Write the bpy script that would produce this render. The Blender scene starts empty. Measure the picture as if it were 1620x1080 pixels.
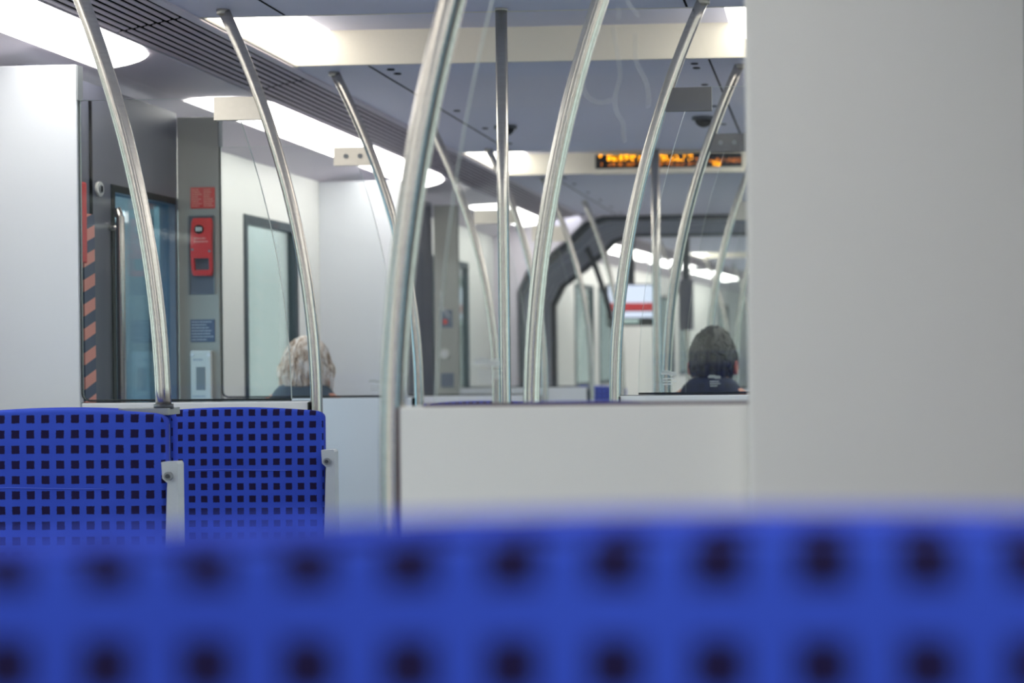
import bpy, bmesh, math, random
from mathutils import Vector, Matrix, noise
random.seed(7)
S = bpy.context.scene
COL = S.collection
PI = math.pi
# ------------------------------------------------------------------ camera
F, CX, CY = 2600.0, 1180.0, 542.4
YAW, ROLL, CZ = 0.05, 0.0108, 1.22
fw = Vector((-math.sin(YAW), math.cos(YAW), 0))
rt0 = Vector((math.cos(YAW), math.sin(YAW), 0)); up0 = Vector((0, 0, 1))
rt = rt0 * math.cos(ROLL) - up0 * math.sin(ROLL)
up = up0 * math.cos(ROLL) + rt0 * math.sin(ROLL)
CAM = Vector((0, 0, CZ))
def ray(px, py): return fw + rt * ((px - CX) / F) + up * ((CY - py) / F)
def at(px, py, Y):
    d = ray(px, py); return CAM + d * (Y / d.y)
def atx(px, py, X):
    d = ray(px, py); return CAM + d * (X / d.x)
cd = bpy.data.cameras.new('camera'); cam = bpy.data.objects.new('camera', cd); COL.objects.link(cam)
m = Matrix((rt, up, -fw)).transposed().to_4x4(); m.translation = CAM
cam.matrix_world = m
cd.sensor_width = 36; cd.lens = F / 1620 * 36
cd.shift_x = -(CX - 810) / 1620; cd.shift_y = (CY - 540) / 1620
cd.clip_start = 0.05; cd.clip_end = 200
cd.dof.use_dof = True; cd.dof.focus_distance = 3.6; cd.dof.aperture_fstop = 3.5
S.camera = cam
S.view_settings.view_transform = 'Standard'; S.view_settings.look = 'None'
S.view_settings.gamma = 1; S.view_settings.exposure = 1.42
S.view_settings.use_curve_mapping = False
S.cycles.use_denoising = True
S.cycles.max_bounces = 10; S.cycles.diffuse_bounces = 5; S.cycles.glossy_bounces = 5
S.cycles.transparent_max_bounces = 40; S.cycles.caustics_reflective = False; S.cycles.caustics_refractive = False
S.cycles.sample_clamp_indirect = 6

# ------------------------------------------------------------------ materials
def srgb(r, g, b):
    f = lambda c: (c / 255 / 12.92) if c <= 10.3 else ((c / 255 + .055) / 1.055) ** 2.4
    return (f(r), f(g), f(b), 1)
def nodes(name):
    m = bpy.data.materials.new(name); m.use_nodes = True
    nt = m.node_tree; nt.nodes.clear()
    out = nt.nodes.new('ShaderNodeOutputMaterial')
    return m, nt, out
def N(nt, t, **k):
    n = nt.nodes.new(t)
    for a, b in k.items(): setattr(n, a, b)
    return n
def mathn(nt, op, a, b=None):
    n = N(nt, 'ShaderNodeMath', operation=op)
    for i, v in enumerate((a, b)):
        if v is None: continue
        if isinstance(v, (int, float)): n.inputs[i].default_value = v
        else: nt.links.new(v, n.inputs[i])
    return n.outputs[0]
def plain(name, col, rough=.5, metal=0, spec=.5, bump=.0, scale=200, var=.04, stretch=None):
    m, nt, out = nodes(name)
    p = N(nt, 'ShaderNodeBsdfPrincipled')
    p.inputs['Roughness'].default_value = rough; p.inputs['Metallic'].default_value = metal
    p.inputs['Specular IOR Level'].default_value = spec
    tc = N(nt, 'ShaderNodeTexCoord'); mp = N(nt, 'ShaderNodeMapping')
    nt.links.new(tc.outputs['Object'], mp.inputs[0])
    if stretch: mp.inputs['Scale'].default_value = stretch
    nz = N(nt, 'ShaderNodeTexNoise'); nz.inputs['Scale'].default_value = scale; nz.inputs['Detail'].default_value = 3
    nt.links.new(mp.outputs[0], nz.inputs['Vector'])
    mx = N(nt, 'ShaderNodeMix', data_type='RGBA')
    c = srgb(*col)
    mx.inputs[6].default_value = tuple(max(0, v * (1 - var)) for v in c[:3]) + (1,)
    mx.inputs[7].default_value = tuple(min(1, v * (1 + var)) for v in c[:3]) + (1,)
    nt.links.new(nz.outputs['Fac'], mx.inputs[0]); nt.links.new(mx.outputs[2], p.inputs['Base Color'])
    if bump:
        b = N(nt, 'ShaderNodeBump'); b.inputs['Strength'].default_value = bump; b.inputs['Distance'].default_value = .001
        nt.links.new(nz.outputs['Fac'], b.inputs['Height']); nt.links.new(b.outputs[0], p.inputs['Normal'])
    nt.links.new(p.outputs[0], out.inputs[0])
    return m
def emit(name, col, s):
    m, nt, out = nodes(name); e = N(nt, 'ShaderNodeEmission')
    e.inputs[0].default_value = srgb(*col); e.inputs[1].default_value = s
    nt.links.new(e.outputs[0], out.inputs[0]); return m
def glass(name, tint, refl=.08, rough=0.02, haze=0.0, hazecol=(235, 240, 240)):
    m, nt, out = nodes(name)
    t = N(nt, 'ShaderNodeBsdfTransparent'); t.inputs[0].default_value = tuple(tint) + (1,)
    g = N(nt, 'ShaderNodeBsdfGlossy'); g.inputs['Roughness'].default_value = rough
    fr = N(nt, 'ShaderNodeFresnel'); fr.inputs[0].default_value = 1.45
    k = mathn(nt, 'MULTIPLY', fr.outputs[0], refl / .035)
    k = mathn(nt, 'MINIMUM', k, .6)
    mx = N(nt, 'ShaderNodeMixShader')
    nt.links.new(k, mx.inputs[0]); nt.links.new(t.outputs[0], mx.inputs[1]); nt.links.new(g.outputs[0], mx.inputs[2])
    last = mx.outputs[0]
    if haze:
        d = N(nt, 'ShaderNodeBsdfDiffuse'); d.inputs[0].default_value = srgb(*hazecol)
        m2 = N(nt, 'ShaderNodeMixShader'); m2.inputs[0].default_value = haze
        nt.links.new(last, m2.inputs[1]); nt.links.new(d.outputs[0], m2.inputs[2]); last = m2.outputs[0]
    nt.links.new(last, out.inputs[0]); return m
PITCH = .030
def fabric(name, ox, oz, flat=False):
    """blue moquette with a grid of near-black squares; ox, oz = centre of one square in object space"""
    m, nt, out = nodes(name)
    p = N(nt, 'ShaderNodeBsdfPrincipled'); p.inputs['Roughness'].default_value = .85
    p.inputs['Specular IOR Level'].default_value = .15
    p.inputs['Sheen Weight'].default_value = .08; p.inputs['Sheen Roughness'].default_value = .4
    p.inputs['Sheen Tint'].default_value = srgb(120, 140, 255)
    tc = N(nt, 'ShaderNodeTexCoord'); sp = N(nt, 'ShaderNodeSeparateXYZ')
    nz = N(nt, 'ShaderNodeTexNoise'); nz.inputs['Scale'].default_value = 500
    nt.links.new(tc.outputs['Object'], nz.inputs['Vector'])
    nt.links.new(tc.outputs['Object'], sp.inputs[0])
    jit = mathn(nt, 'MULTIPLY', mathn(nt, 'SUBTRACT', nz.outputs['Fac'], .5), .10)
    fs = []
    zz = sp.outputs['Y'] if flat else sp.outputs['Z']
    for src, o in ((sp.outputs['X'], ox), (zz, oz)):
        a = mathn(nt, 'DIVIDE', mathn(nt, 'SUBTRACT', src, o), PITCH)
        a = mathn(nt, 'ADD', mathn(nt, 'FRACT', mathn(nt, 'ADD', a, 100.5)), -.5)
        a = mathn(nt, 'ADD', mathn(nt, 'ABSOLUTE', a), jit)
        fs.append(mathn(nt, 'LESS_THAN', a, .27))
    k = mathn(nt, 'MULTIPLY', fs[0], fs[1])
    big = N(nt, 'ShaderNodeTexNoise'); big.inputs['Scale'].default_value = 14; big.inputs['Detail'].default_value = 4
    nt.links.new(tc.outputs['Object'], big.inputs['Vector'])
    mb = N(nt, 'ShaderNodeMix', data_type='RGBA'); nt.links.new(big.outputs['Fac'], mb.inputs[0])
    mb.inputs[6].default_value = srgb(45, 67, 170); mb.inputs[7].default_value = srgb(55, 82, 192)
    mx = N(nt, 'ShaderNodeMix', data_type='RGBA'); nt.links.new(k, mx.inputs[0])
    nt.links.new(mb.outputs[2], mx.inputs[6]); mx.inputs[7].default_value = srgb(26, 18, 56)
    nt.links.new(mx.outputs[2], p.inputs['Base Color'])
    b = N(nt, 'ShaderNodeBump'); b.inputs['Strength'].default_value = .3; b.inputs['Distance'].default_value = .0006
    nt.links.new(nz.outputs['Fac'], b.inputs['Height']); nt.links.new(b.outputs[0], p.inputs['Normal'])
    nt.links.new(p.outputs[0], out.inputs[0]); return m
def stripes(name, c1, c2, pitch):
    m, nt, out = nodes(name); p = N(nt, 'ShaderNodeBsdfPrincipled'); p.inputs['Roughness'].default_value = .5
    tc = N(nt, 'ShaderNodeTexCoord'); sp = N(nt, 'ShaderNodeSeparateXYZ'); nt.links.new(tc.outputs['Object'], sp.inputs[0])
    a = mathn(nt, 'ADD', sp.outputs['Z'], mathn(nt, 'MULTIPLY', sp.outputs['Y'], -.32))
    a = mathn(nt, 'FRACT', mathn(nt, 'DIVIDE', a, pitch)); k = mathn(nt, 'LESS_THAN', a, .5)
    mx = N(nt, 'ShaderNodeMix', data_type='RGBA'); nt.links.new(k, mx.inputs[0])
    mx.inputs[6].default_value = srgb(*c1); mx.inputs[7].default_value = srgb(*c2)
    nt.links.new(mx.outputs[2], p.inputs['Base Color']); nt.links.new(p.outputs[0], out.inputs[0]); return m
M = dict(
    white=plain('white_laminate', (220, 223, 228), .45, bump=.05, scale=900),
    whitewarm=plain('warm_white_laminate', (234, 233, 228), .45, bump=.05, scale=900),
    trough=plain('cream_ceiling_face', (226, 219, 204), .5),
    ceil=plain('grey_ceiling_panel', (212, 211, 230), .55),
    ceilside=plain('mauve_side_ceiling', (212, 204, 214), .5),
    slat=plain('vent_slat', (190, 178, 190), .5),
    black=plain('black_gap', (6, 7, 9), .9, spec=.1),
    rubber=plain('black_rubber', (26, 34, 34), .6),
    steel=plain('brushed_stainless', (218, 213, 204), .24, metal=1, scale=120, var=.05, stretch=(6, 6, .15)),
    plate=plain('dull_steel_plate', (196, 190, 180), .38, metal=.85, scale=60, var=.06),
    darkgrey=plain('dark_grey_door', (92, 94, 108), .45),
    pillar=plain('warm_grey_pillar', (160, 160, 154), .5),
    floor=plain('speckled_floor', (150, 150, 156), .6, scale=300, var=.3),
    shell=plain('grey_seat_shell', (140, 145, 146), .45),
    arm=plain('light_grey_armrest', (176, 182, 188), .45),
    seam=plain('blue_seam', (78, 100, 210), .8),
    red=plain('red_plastic', (208, 34, 38), .35),
    redpale=plain('red_sticker', (206, 62, 56), .5),
    pinkish=plain('print_pale', (226, 150, 140), .6),
    bluegrey=plain('blue_grey_sticker', (84, 96, 122), .5),
    palegrey=plain('pale_grey_print', (168, 174, 184), .5),
    ivory=plain('ivory_box', (212, 212, 208), .5),
    midgrey=plain('mid_grey', (128, 132, 136), .5),
    darkmetal=plain('dark_grey_rail', (66, 70, 76), .4, metal=.4),
    bellows=plain('gangway_bellows', (150, 154, 168), .7),
    gangframe=plain('gangway_frame', (44, 52, 64), .55),
    frameblack=plain('window_rubber', (46, 60, 68), .55),
    glass=glass('partition_glass', (.97, .982, .978), .02),
    winglass=glass('window_glass', (.80, .86, .84), .05),
    doorglass=glass('tinted_door_glass', (.66, .88, 1.0), .03),
    glassedge=plain('glass_edge', (222, 234, 230), .3),
    darkplate=plain('dark_steel_plate', (98, 98, 102), .45, metal=.3, scale=60, var=.06),  # clamp plates on the right, a darker grey than the left ones
    frost=glass('frosted_mark', (.82, .84, .83), .03, haze=.6),
    scratch=glass('pale_scratch', (.95, .95, .95), .03, haze=.42),
    lamp=emit('light_diffuser', (255, 253, 248), 2.9), covelamp=emit('cove_diffuser', (255, 250, 240), 2.2),
    led=emit('amber_led', (255, 160, 14), 2.0),
    leddim=emit('dim_amber_led', (240, 130, 20), .5),
    screenlit=emit('screen_white', (205, 215, 235), .5),
    screenred=emit('screen_red', (190, 70, 74), .35),
    screengrey=emit('screen_grey', (150, 170, 165), .55),
    skin=plain('skin', (206, 140, 118), .55),
    hairgrey=None, hairdark=plain('dark_brown_hair', (24, 20, 24), .6, scale=90, var=.5, stretch=(3, 3, .4), bump=.5),
    jacket=plain('slate_jacket', (66, 82, 98), .8, bump=.3),
    jacketdark=plain('navy_jacket', (34, 40, 56), .8, bump=.3),
    trousers=plain('dark_trousers', (40, 42, 50), .8),
    collar=plain('white_collar', (225, 225, 228), .8),
    eye=plain('eye_white', (230, 228, 224), .3), iris=plain('iris', (60, 50, 40), .3), lips=plain('lips', (170, 96, 88), .5),
    tape=stripes('hazard_tape', (228, 150, 136), (66, 78, 104), .067),
    asphalt=plain('outside_ground', (156, 162, 160), .9, scale=3, var=.1),
)
# grey blond hair: streaked
def hair_mat():
    m, nt, out = nodes('grey_blond_hair'); p = N(nt, 'ShaderNodeBsdfPrincipled'); p.inputs['Roughness'].default_value = .6
    tc = N(nt, 'ShaderNodeTexCoord'); mp = N(nt, 'ShaderNodeMapping'); mp.inputs['Scale'].default_value = (1.6, 1.2, .45)
    nt.links.new(tc.outputs['Object'], mp.inputs[0])
    nz = N(nt, 'ShaderNodeTexNoise'); nz.inputs['Scale'].default_value = 42; nz.inputs['Detail'].default_value = 6
    nt.links.new(mp.outputs[0], nz.inputs[0])
    cr = N(nt, 'ShaderNodeValToRGB'); e = cr.color_ramp.elements
    e[0].position = .34; e[0].color = srgb(158, 136, 120); e[1].position = .62; e[1].color = srgb(228, 226, 226)
    n = cr.color_ramp.elements.new(.5); n.color = srgb(206, 194, 184)
    nt.links.new(nz.outputs['Fac'], cr.inputs[0]); nt.links.new(cr.outputs[0], p.inputs['Base Color'])
    b = N(nt, 'ShaderNodeBump'); b.inputs['Strength'].default_value = .6; b.inputs['Distance'].default_value = .004
    nt.links.new(nz.outputs['Fac'], b.inputs['Height']); nt.links.new(b.outputs[0], p.inputs['Normal'])
    nt.links.new(p.outputs[0], out.inputs[0]); return m
M['hairgrey'] = hair_mat()
def steel_mat():
    m, nt, out = nodes('polished_tube_steel'); p = N(nt, 'ShaderNodeBsdfPrincipled')
    p.inputs['Metallic'].default_value = 1; p.inputs['Roughness'].default_value = .20
    p.inputs['Anisotropic'].default_value = .97; p.inputs['Anisotropic Rotation'].default_value = ANISO_ROT
    tg = N(nt, 'ShaderNodeTangent', direction_type='UV_MAP', uv_map='along'); nt.links.new(tg.outputs[0], p.inputs['Tangent'])
    tc = N(nt, 'ShaderNodeTexCoord'); mp = N(nt, 'ShaderNodeMapping'); mp.inputs['Scale'].default_value = (3, 3, 40)
    nt.links.new(tc.outputs['Object'], mp.inputs[0])
    nz = N(nt, 'ShaderNodeTexNoise'); nz.inputs['Scale'].default_value = 6; nz.inputs['Detail'].default_value = 4; nt.links.new(mp.outputs[0], nz.inputs[0])
    mx = N(nt, 'ShaderNodeMix', data_type='RGBA'); nt.links.new(nz.outputs['Fac'], mx.inputs[0])
    mx.inputs[6].default_value = srgb(186, 180, 172); mx.inputs[7].default_value = srgb(214, 209, 202)
    nt.links.new(mx.outputs[2], p.inputs['Base Color']); nt.links.new(p.outputs[0], out.inputs[0]); return m
ANISO_ROT = 0.0
M['steel'] = steel_mat()

# ------------------------------------------------------------------ mesh helpers
XF = [Vector((0, 0, 0)), 0.0]          # where the carriage being built stands (pivot, heading)
def place(o, parent):
    if parent is None:
        o.location = XF[0]; o.rotation_euler = (0, 0, XF[1])
    else: o.parent = parent
class MB:
    def __init__(s): s.bm = bmesh.new(); s.mats = []
    def mi(s, mat):
        if mat not in s.mats: s.mats.append(mat)
        return s.mats.index(mat)
    def box(s, x0, x1, y0, y1, z0, z1, mat=None, bev=0):
        x0, x1 = sorted((x0, x1)); y0, y1 = sorted((y0, y1)); z0, z1 = sorted((z0, z1))
        vs = [s.bm.verts.new((x, y, z)) for x in (x0, x1) for y in (y0, y1) for z in (z0, z1)]
        fs = [s.bm.faces.new([vs[i] for i in q]) for q in ((0, 1, 3, 2), (4, 6, 7, 5), (0, 4, 5, 1), (2, 3, 7, 6), (0, 2, 6, 4), (1, 5, 7, 3))]
        if mat is not None:
            for f in fs: f.material_index = mat
        if bev:
            es = list({e for f in fs for e in f.edges})
            r = bmesh.ops.bevel(s.bm, geom=es, offset=bev, segments=2, affect='EDGES', profile=.5)
            if mat is not None:
                for f in r['faces']: f.material_index = mat
        return s
    def prism(s, pts, a, b, axis='Y', mat=None, side=None):
        """extrude a 2D outline: axis Y takes (x, z) pts, axis X takes (y, z), axis Z takes (x, y)"""
        f3 = {'Y': lambda p, t: (p[0], t, p[1]), 'X': lambda p, t: (t, p[0], p[1]), 'Z': lambda p, t: (p[0], p[1], t)}[axis]
        A = [s.bm.verts.new(f3(p, a)) for p in pts]; B = [s.bm.verts.new(f3(p, b)) for p in pts]
        fa = s.bm.faces.new(A); fb = s.bm.faces.new(B[::-1])
        if mat is not None: fa.material_index = fb.material_index = mat
        n = len(pts)
        for i in range(n):
            f = s.bm.faces.new((A[i], B[i], B[(i + 1) % n], A[(i + 1) % n]))
            if side is not None: f.material_index = side
            elif mat is not None: f.material_index = mat
        return s
    def loft(s, rings, cap=True, closed=True, smooth=True):
        R = [[s.bm.verts.new(p) for p in r] for r in rings]
        n = len(R[0])
        for a, b in zip(R, R[1:]):
            for i in range(n if closed else n - 1):
                f = s.bm.faces.new((a[i], a[(i + 1) % n], b[(i + 1) % n], b[i])); f.smooth = smooth
        if cap:
            s.bm.faces.new(R[0][::-1]); s.bm.faces.new(R[-1])
        return s
    def tube(s, pts, r, seg=20, cap=True):
        pts = [Vector(p) for p in pts]; rings = []
        t0 = (pts[1] - pts[0]).normalized()
        u = t0.orthogonal().normalized()
        for i, p in enumerate(pts):
            t = (pts[min(i + 1, len(pts) - 1)] - pts[max(i - 1, 0)]).normalized()
            u = (u - t * u.dot(t)).normalized(); v = t.cross(u)
            rr = r[i] if isinstance(r, (list, tuple)) else r
            rings.append([p + (u * math.cos(a) + v * math.sin(a)) * rr for a in [2 * PI * k / seg for k in range(seg)]])
        return s.loft(rings, cap)
    def build(s, name, mats, parent=None, smooth_all=False):
        bmesh.ops.recalc_face_normals(s.bm, faces=s.bm.faces)
        me = bpy.data.meshes.new(name); s.bm.to_mesh(me); s.bm.free()
        for mt in (mats if isinstance(mats, (list, tuple)) else [mats]): me.materials.append(mt)
        o = bpy.data.objects.new(name, me); COL.objects.link(o); place(o, parent)
        if smooth_all:
            for p in me.polygons: p.use_smooth = True
        return o
def uv_along(o, seg):
    me = o.data; uv = me.uv_layers.new(name='along'); nv = len(me.vertices)
    ln = [0.0]; 
    rings = nv // seg
    cs = [sum((me.vertices[k * seg + i].co for i in range(seg)), Vector()) / seg for k in range(rings)]
    for a, b in zip(cs, cs[1:]): ln.append(ln[-1] + (b - a).length)
    for p in me.polygons:
        idx = [me.loops[l].vertex_index for l in p.loop_indices]; ii = [i % seg for i in idx]
        wrap = (0 in ii) and (seg - 1 in ii) and len(ii) == 4
        for l, i in zip(p.loop_indices, idx):
            v = i % seg
            if wrap and v == 0: v = seg
            uv.data[l].uv = (ln[min(i // seg, rings - 1)], v / seg * .1)
    return o
def shift(mb, v):
    bmesh.ops.translate(mb.bm, vec=v, verts=mb.bm.verts); return mb
def tag(o, label, cat, group=None, kind=None):
    o['label'] = label; o['category'] = cat
    if group: o['group'] = group
    if kind: o['kind'] = kind
    return o
def empty(name, loc, label, cat, group=None, rz=0):
    o = bpy.data.objects.new(name, None); COL.objects.link(o)
    q = Matrix.Rotation(XF[1], 3, 'Z') @ Vector(loc) + XF[0]
    o.location = q; o.rotation_euler = (0, 0, XF[1] + rz); o.empty_display_size = .1
    return tag(o, label, cat, group)
def struct(mb, name, mat, parent=None):
    o = mb.build(name, mat, parent)
    if parent is None: o['kind'] = 'structure'
    return o
def rrect(x0, x1, z0, z1, r, n=5):
    out = []
    for cx, cz, a0 in ((x1 - r, z1 - r, 0), (x0 + r, z1 - r, PI / 2), (x0 + r, z0 + r, PI), (x1 - r, z0 + r, 1.5 * PI)):
        for k in range(n + 1):
            a = a0 + PI / 2 * k / n; out.append((cx + r * math.cos(a), cz + r * math.sin(a)))
    return out

# ------------------------------------------------------------------ the carriage shell
XL, XR, XC = -2.25, .435, -.9075
mir = lambda x: 2 * XC - x
ZC = CZ + .87
PROF = [(-2.25, .735), (-2.05, .798), (-1.84, .819), (-1.655, .856), (-1.64, .864)]   # left eaves, relative to the eye
def eave_pts(i, side):
    (x0, z0), (x1, z1) = PROF[i], PROF[i + 1]
    if side > 0: x0, x1 = mir(x0), mir(x1)
    return (x0, CZ + z0), (x1, CZ + z1)
def slab(i, y0, y1, side, name, mat, kind_struct=True, th=.02, inset=0, parent=None):
    (x0, z0), (x1, z1) = eave_pts(i, side)
    return MB().prism([(x0, z0), (x1, z1), (x1, z1 + th), (x0, z0 + th)], y0, y1)
def wall(name, x0, x1, y0, y1, z0, z1, holes, mat):
    """wall slab between x0 and x1 with rectangular openings (ya, yb, za, zb)"""
    mb = MB(); ys = sorted(holes); cur = y0
    for ya, yb, za, zb in ys:
        if ya > cur: mb.box(x0, x1, cur, ya, z0, z1)
        mb.box(x0, x1, ya, yb, z0, za); mb.box(x0, x1, ya, yb, zb, z1); cur = yb
    if cur < y1: mb.box(x0, x1, cur, y1, z0, z1)
    return struct(mb, name, mat)
def car_ceiling(y0, y1, troughs, side_lights, far):
    panels = []; cur = y0
    for a, b in troughs: panels.append((cur, a)); cur = b
    panels.append((cur, y1))
    for a, b in panels:
        mb = MB().box(-1.64, mir(-1.64), a, b, ZC, ZC + .10)
        o = struct(mb, 'ceiling', M['ceil'])
        if not far:
            for x in (-1.41, mir(-1.46)):
                g = MB().box(x - .003, x + .003, a + .01, b - .01, ZC - .0012, ZC + .001)
                g.build('seam', M['black'], o)
            yy = [a + .08, a + .16] + [a + .5 * k for k in range(1, int((b - a) / .5) + 1)]
            for y in yy:
                for x in (-1.36, mir(-1.41)):
                    q = MB().tube([(x, y, ZC + .002), (x, y, ZC - .003)], .012, 12); q.build('bolt', M['black'], o)
    for side in (-1, 1):
        for i, mt in ((0, 'ceilside'), (3, 'ceilside')):
            struct(slab(i, y0, y1, side, 'ceiling', None, th=.02 if i == 0 else .03), 'ceiling', M[mt])
    # light coves between the panels
    for a, b in troughs:
        struct(MB().box(-1.60, mir(-1.60), a, b, CZ + .977, CZ + 1.0), 'ceiling', M['ceil'])
        for ya, yb in ((a, a + .012), (b - .012, b)):
            mb = MB().prism([(-1.64, CZ + .870), (mir(-1.64), CZ + .870), (mir(-1.525), CZ + .977), (-1.525, CZ + .977)], ya, yb)
            struct(mb, 'ceiling', M['trough'])
        # soft cream lip under the far face
        for side in (-1, 1):
            xs = (-1.636, -1.525) if side < 0 else (mir(-1.636), mir(-1.525))
            k = 'left' if side < 0 else 'right'
            e = empty('cove_light', (xs[0], (a + b) / 2, CZ + .86),
                      f"bright {'far ' if far else ''}cove light panel on {k} side of the ceiling recess " + COVE.get((round(a, 1), side), 'beyond the gangway'), 'ceiling light', 'cove lights in the ceiling recesses')
            e.rotation_euler = (0, 0, XF[1])
            loc = Vector((xs[0], (a + b) / 2, CZ + .86))
            d = MB().prism([(xs[0], CZ + .872), (xs[1], CZ + .975), (xs[1] + side * .012, CZ + .975), (xs[0] + side * .012, CZ + .872)], a + .002, b - .002)
            shift(d, -loc); d.build('diffuser', M['covelamp'], e)
            t = MB().box(xs[0] - .012 * side if side > 0 else xs[0], xs[0] if side > 0 else xs[0] + .008, a + .002, b - .002, CZ + .866, CZ + .872)
            shift(t, -loc); t.build('trim_edge', M['trough'], e)
    # side lights and side panels between them (profile segment 1)
    for side in (-1, 1):
        (x0, z0), (x1, z1) = eave_pts(1, side)
        cur = y0
        for (a, b, ra, rb, lab) in side_lights:
            # outline of the diffuser in (t, y): t runs from the outer to the inner edge
            L = []
            n = 8
            def ptt(t, y, dz=0):
                return Vector((x0 + (x1 - x0) * t, y, z0 + (z1 - z0) * t + dz))
            if ra: L += [(t_, a + ra * (1 - math.sqrt(max(0, 1 - t_ ** 2)))) for t_ in [k / n for k in range(n + 1)]]
            else: L += [(0, a), (1, a)]
            if rb: L += [(t_, b - rb * (1 - math.sqrt(max(0, 1 - t_ ** 2)))) for t_ in [1 - k / n for k in range(n + 1)]]
            else: L += [(1, b), (0, b)]
            mb = MB(); A = [mb.bm.verts.new(ptt(t_, y, -.004)) for t_, y in L]; B = [mb.bm.verts.new(ptt(t_, y, -.0002)) for t_, y in L]
            mb.bm.faces.new(A); mb.bm.faces.new(B[::-1])
            for i in range(len(L)): mb.bm.faces.new((A[i], B[i], B[(i + 1) % len(L)], A[(i + 1) % len(L)]))
            loc = Vector((x0, (a + b) / 2, z0))
            sl = 'left' if side < 0 else 'right'
            e = empty('strip_light', loc, f'long white strip light {lab} along {sl} side of the ceiling', 'ceiling light', 'strip lights beside the air vents')
            shift(mb, -loc); mb.build('diffuser', M['lamp'], e)
            q = MB().prism([(x0, z0 - .004), (x0 + .012 * (-side), z0), (x0, z0 + .004)], a, b); shift(q, -loc); q.build('rim', M['trough'], e)
            cur = b
        struct(MB().prism([(x0, z0), (x1, z1), (x1, z1 + .02), (x0, z0 + .02)], y0, y1), 'ceiling', M['ceilside'])
def vents(segs, labels):
    for side in (-1, 1):
        (x0, z0), (x1, z1) = eave_pts(2, side)
        for (a, b), lab in zip(segs, labels):
            loc = Vector(((x0 + x1) / 2, (a + b) / 2, (z0 + z1) / 2))
            sl = 'left' if side < 0 else 'right'
            e = empty('air_vent', loc, f'slatted grey air vent band on {sl} side of the ceiling, {lab}', 'air vent', 'air vents along the ceiling')
            bk = MB().prism([(x0, z0 + .012), (x1, z1 + .012), (x1, z1 + .022), (x0, z0 + .022)], a, b); shift(bk, -loc); bk.build('backing', M['black'], e)
            sm = MB(); n = 8
            for k in range(n):
                t0 = (k + .50) / 8.4; t1 = (k + 1.0) / 8.4
                p = lambda t, dz: (x0 + (x1 - x0) * t, z0 + (z1 - z0) * t + dz)
                sm.prism([p(t0, 0), p(t1, 0), p(t1, .003), p(t0, .003)], a + .009, b - .009)
            shift(sm, -loc); sm.build('slats', M['slat'], e)
COVE = {(4.2, -1): 'above the nearest doors', (4.2, 1): 'above the nearest doors', (7.3, -1): 'at the amber text display', (7.3, 1): 'at the amber text display',
        (1.1, -1): 'nearest the camera', (1.1, 1): 'nearest the camera', (-1.9, -1): 'behind the camera', (-1.9, 1): 'behind the camera'}

def window(n, x, side, y0, y1, z0, z1, mat='winglass'):
    """framed window in a side wall; x = inner wall face"""
    s = -1 if side < 0 else 1
    e = MB()
    t = .035
    o = MB()
    o.box(x - s * .006, x + s * .03, y0, y0 + t, z0, z1); o.box(x - s * .006, x + s * .03, y1 - t, y1, z0, z1)
    o.box(x - s * .006, x + s * .03, y0 + t, y1 - t, z0, z0 + t); o.box(x - s * .006, x + s * .03, y0 + t, y1 - t, z1 - t, z1)
    w = struct(o, f'window_{n}', M['frameblack'])
    MB().box(x + s * .012, x + s * .018, y0 + t, y1 - t, z0 + t, z1 - t).build('pane', M[mat], w)
    return w

# --- near carriage
WB, WT = .86, CZ + .52            # window bottom / top
lw = [(-4.3, -3.3, WB, WT), (-3.2, -2.2, WB, WT), (-1.0, -.1, WB, WT), (0.05, .95, WB, WT), (2.15, 3.0, WB, WT), (3.1, 3.95, WB, WT), (5.35, 6.0, WB, WT), (6.24, 6.88, WB, WT), (8.6, 9.3, WB, WT), (9.5, 10.2, WB, WT)]
DOORS = [(1.05, 1.95), (4.18, 5.10), (7.25, 8.45)]
wall('wall_left', XL - .08, XL, -4.6, 11.0, 0, CZ + .74, lw + [(a + .02, b - .02, .02, CZ + .5) for a, b in DOORS], M['whitewarm'])
wall('wall_right', XR, XR + .08, -4.6, 11.0, 0, CZ + .74, lw + [(a + .02, b - .02, .02, CZ + .5) for a, b in DOORS], M['whitewarm'])
for i, (a, b, c, d) in enumerate(lw):
    window(i + 1, XL, -1, a, b, c, d); window(i + 21, XR, 1, a, b, c, d)
struct(MB().box(XL - .08, XR + .08, -1.5, 30, -.05, 0), 'floor', M['floor'])
struct(MB().box(XL - .08, XR + .08, -4.66, -4.6, 0, CZ + 1.0), 'wall_back', M['whitewarm'])
car_ceiling(-4.6, 11.0, [(-1.9, -1.0), (1.15, 1.93), (4.24, 5.01), (7.32, 8.33)],
            [(-4.4, -2.0, 0, .2, 'behind the camera'), (-1.2, 1.25, 0, .25, 'over the camera seat'), (2.1, 4.56, 0, .21, 'before the nearest doors'), (5.16, 8.14, .25, .38, 'beyond the nearest doors'), (9.30, 10.9, .2, .2, 'just before the gangway')], False)
vents([(-4.5, -1.4), (-1.4, 1.2), (1.2, 4.17), (4.17, 5.17), (5.17, 7.5), (7.5, 10.9)], ['behind the camera', 'over the camera seat', 'before the nearest doors', 'over the nearest doors', 'behind the nearest doors', 'farthest before the gangway'])
for s, nm in ((-1, 'left'), (1, 'right')):
    x = XL if s < 0 else XR
    struct(MB().box(x, x - s * .02, -4.6, 11, 0, .12), f'baseboard_{nm}', M['midgrey'])

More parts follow.
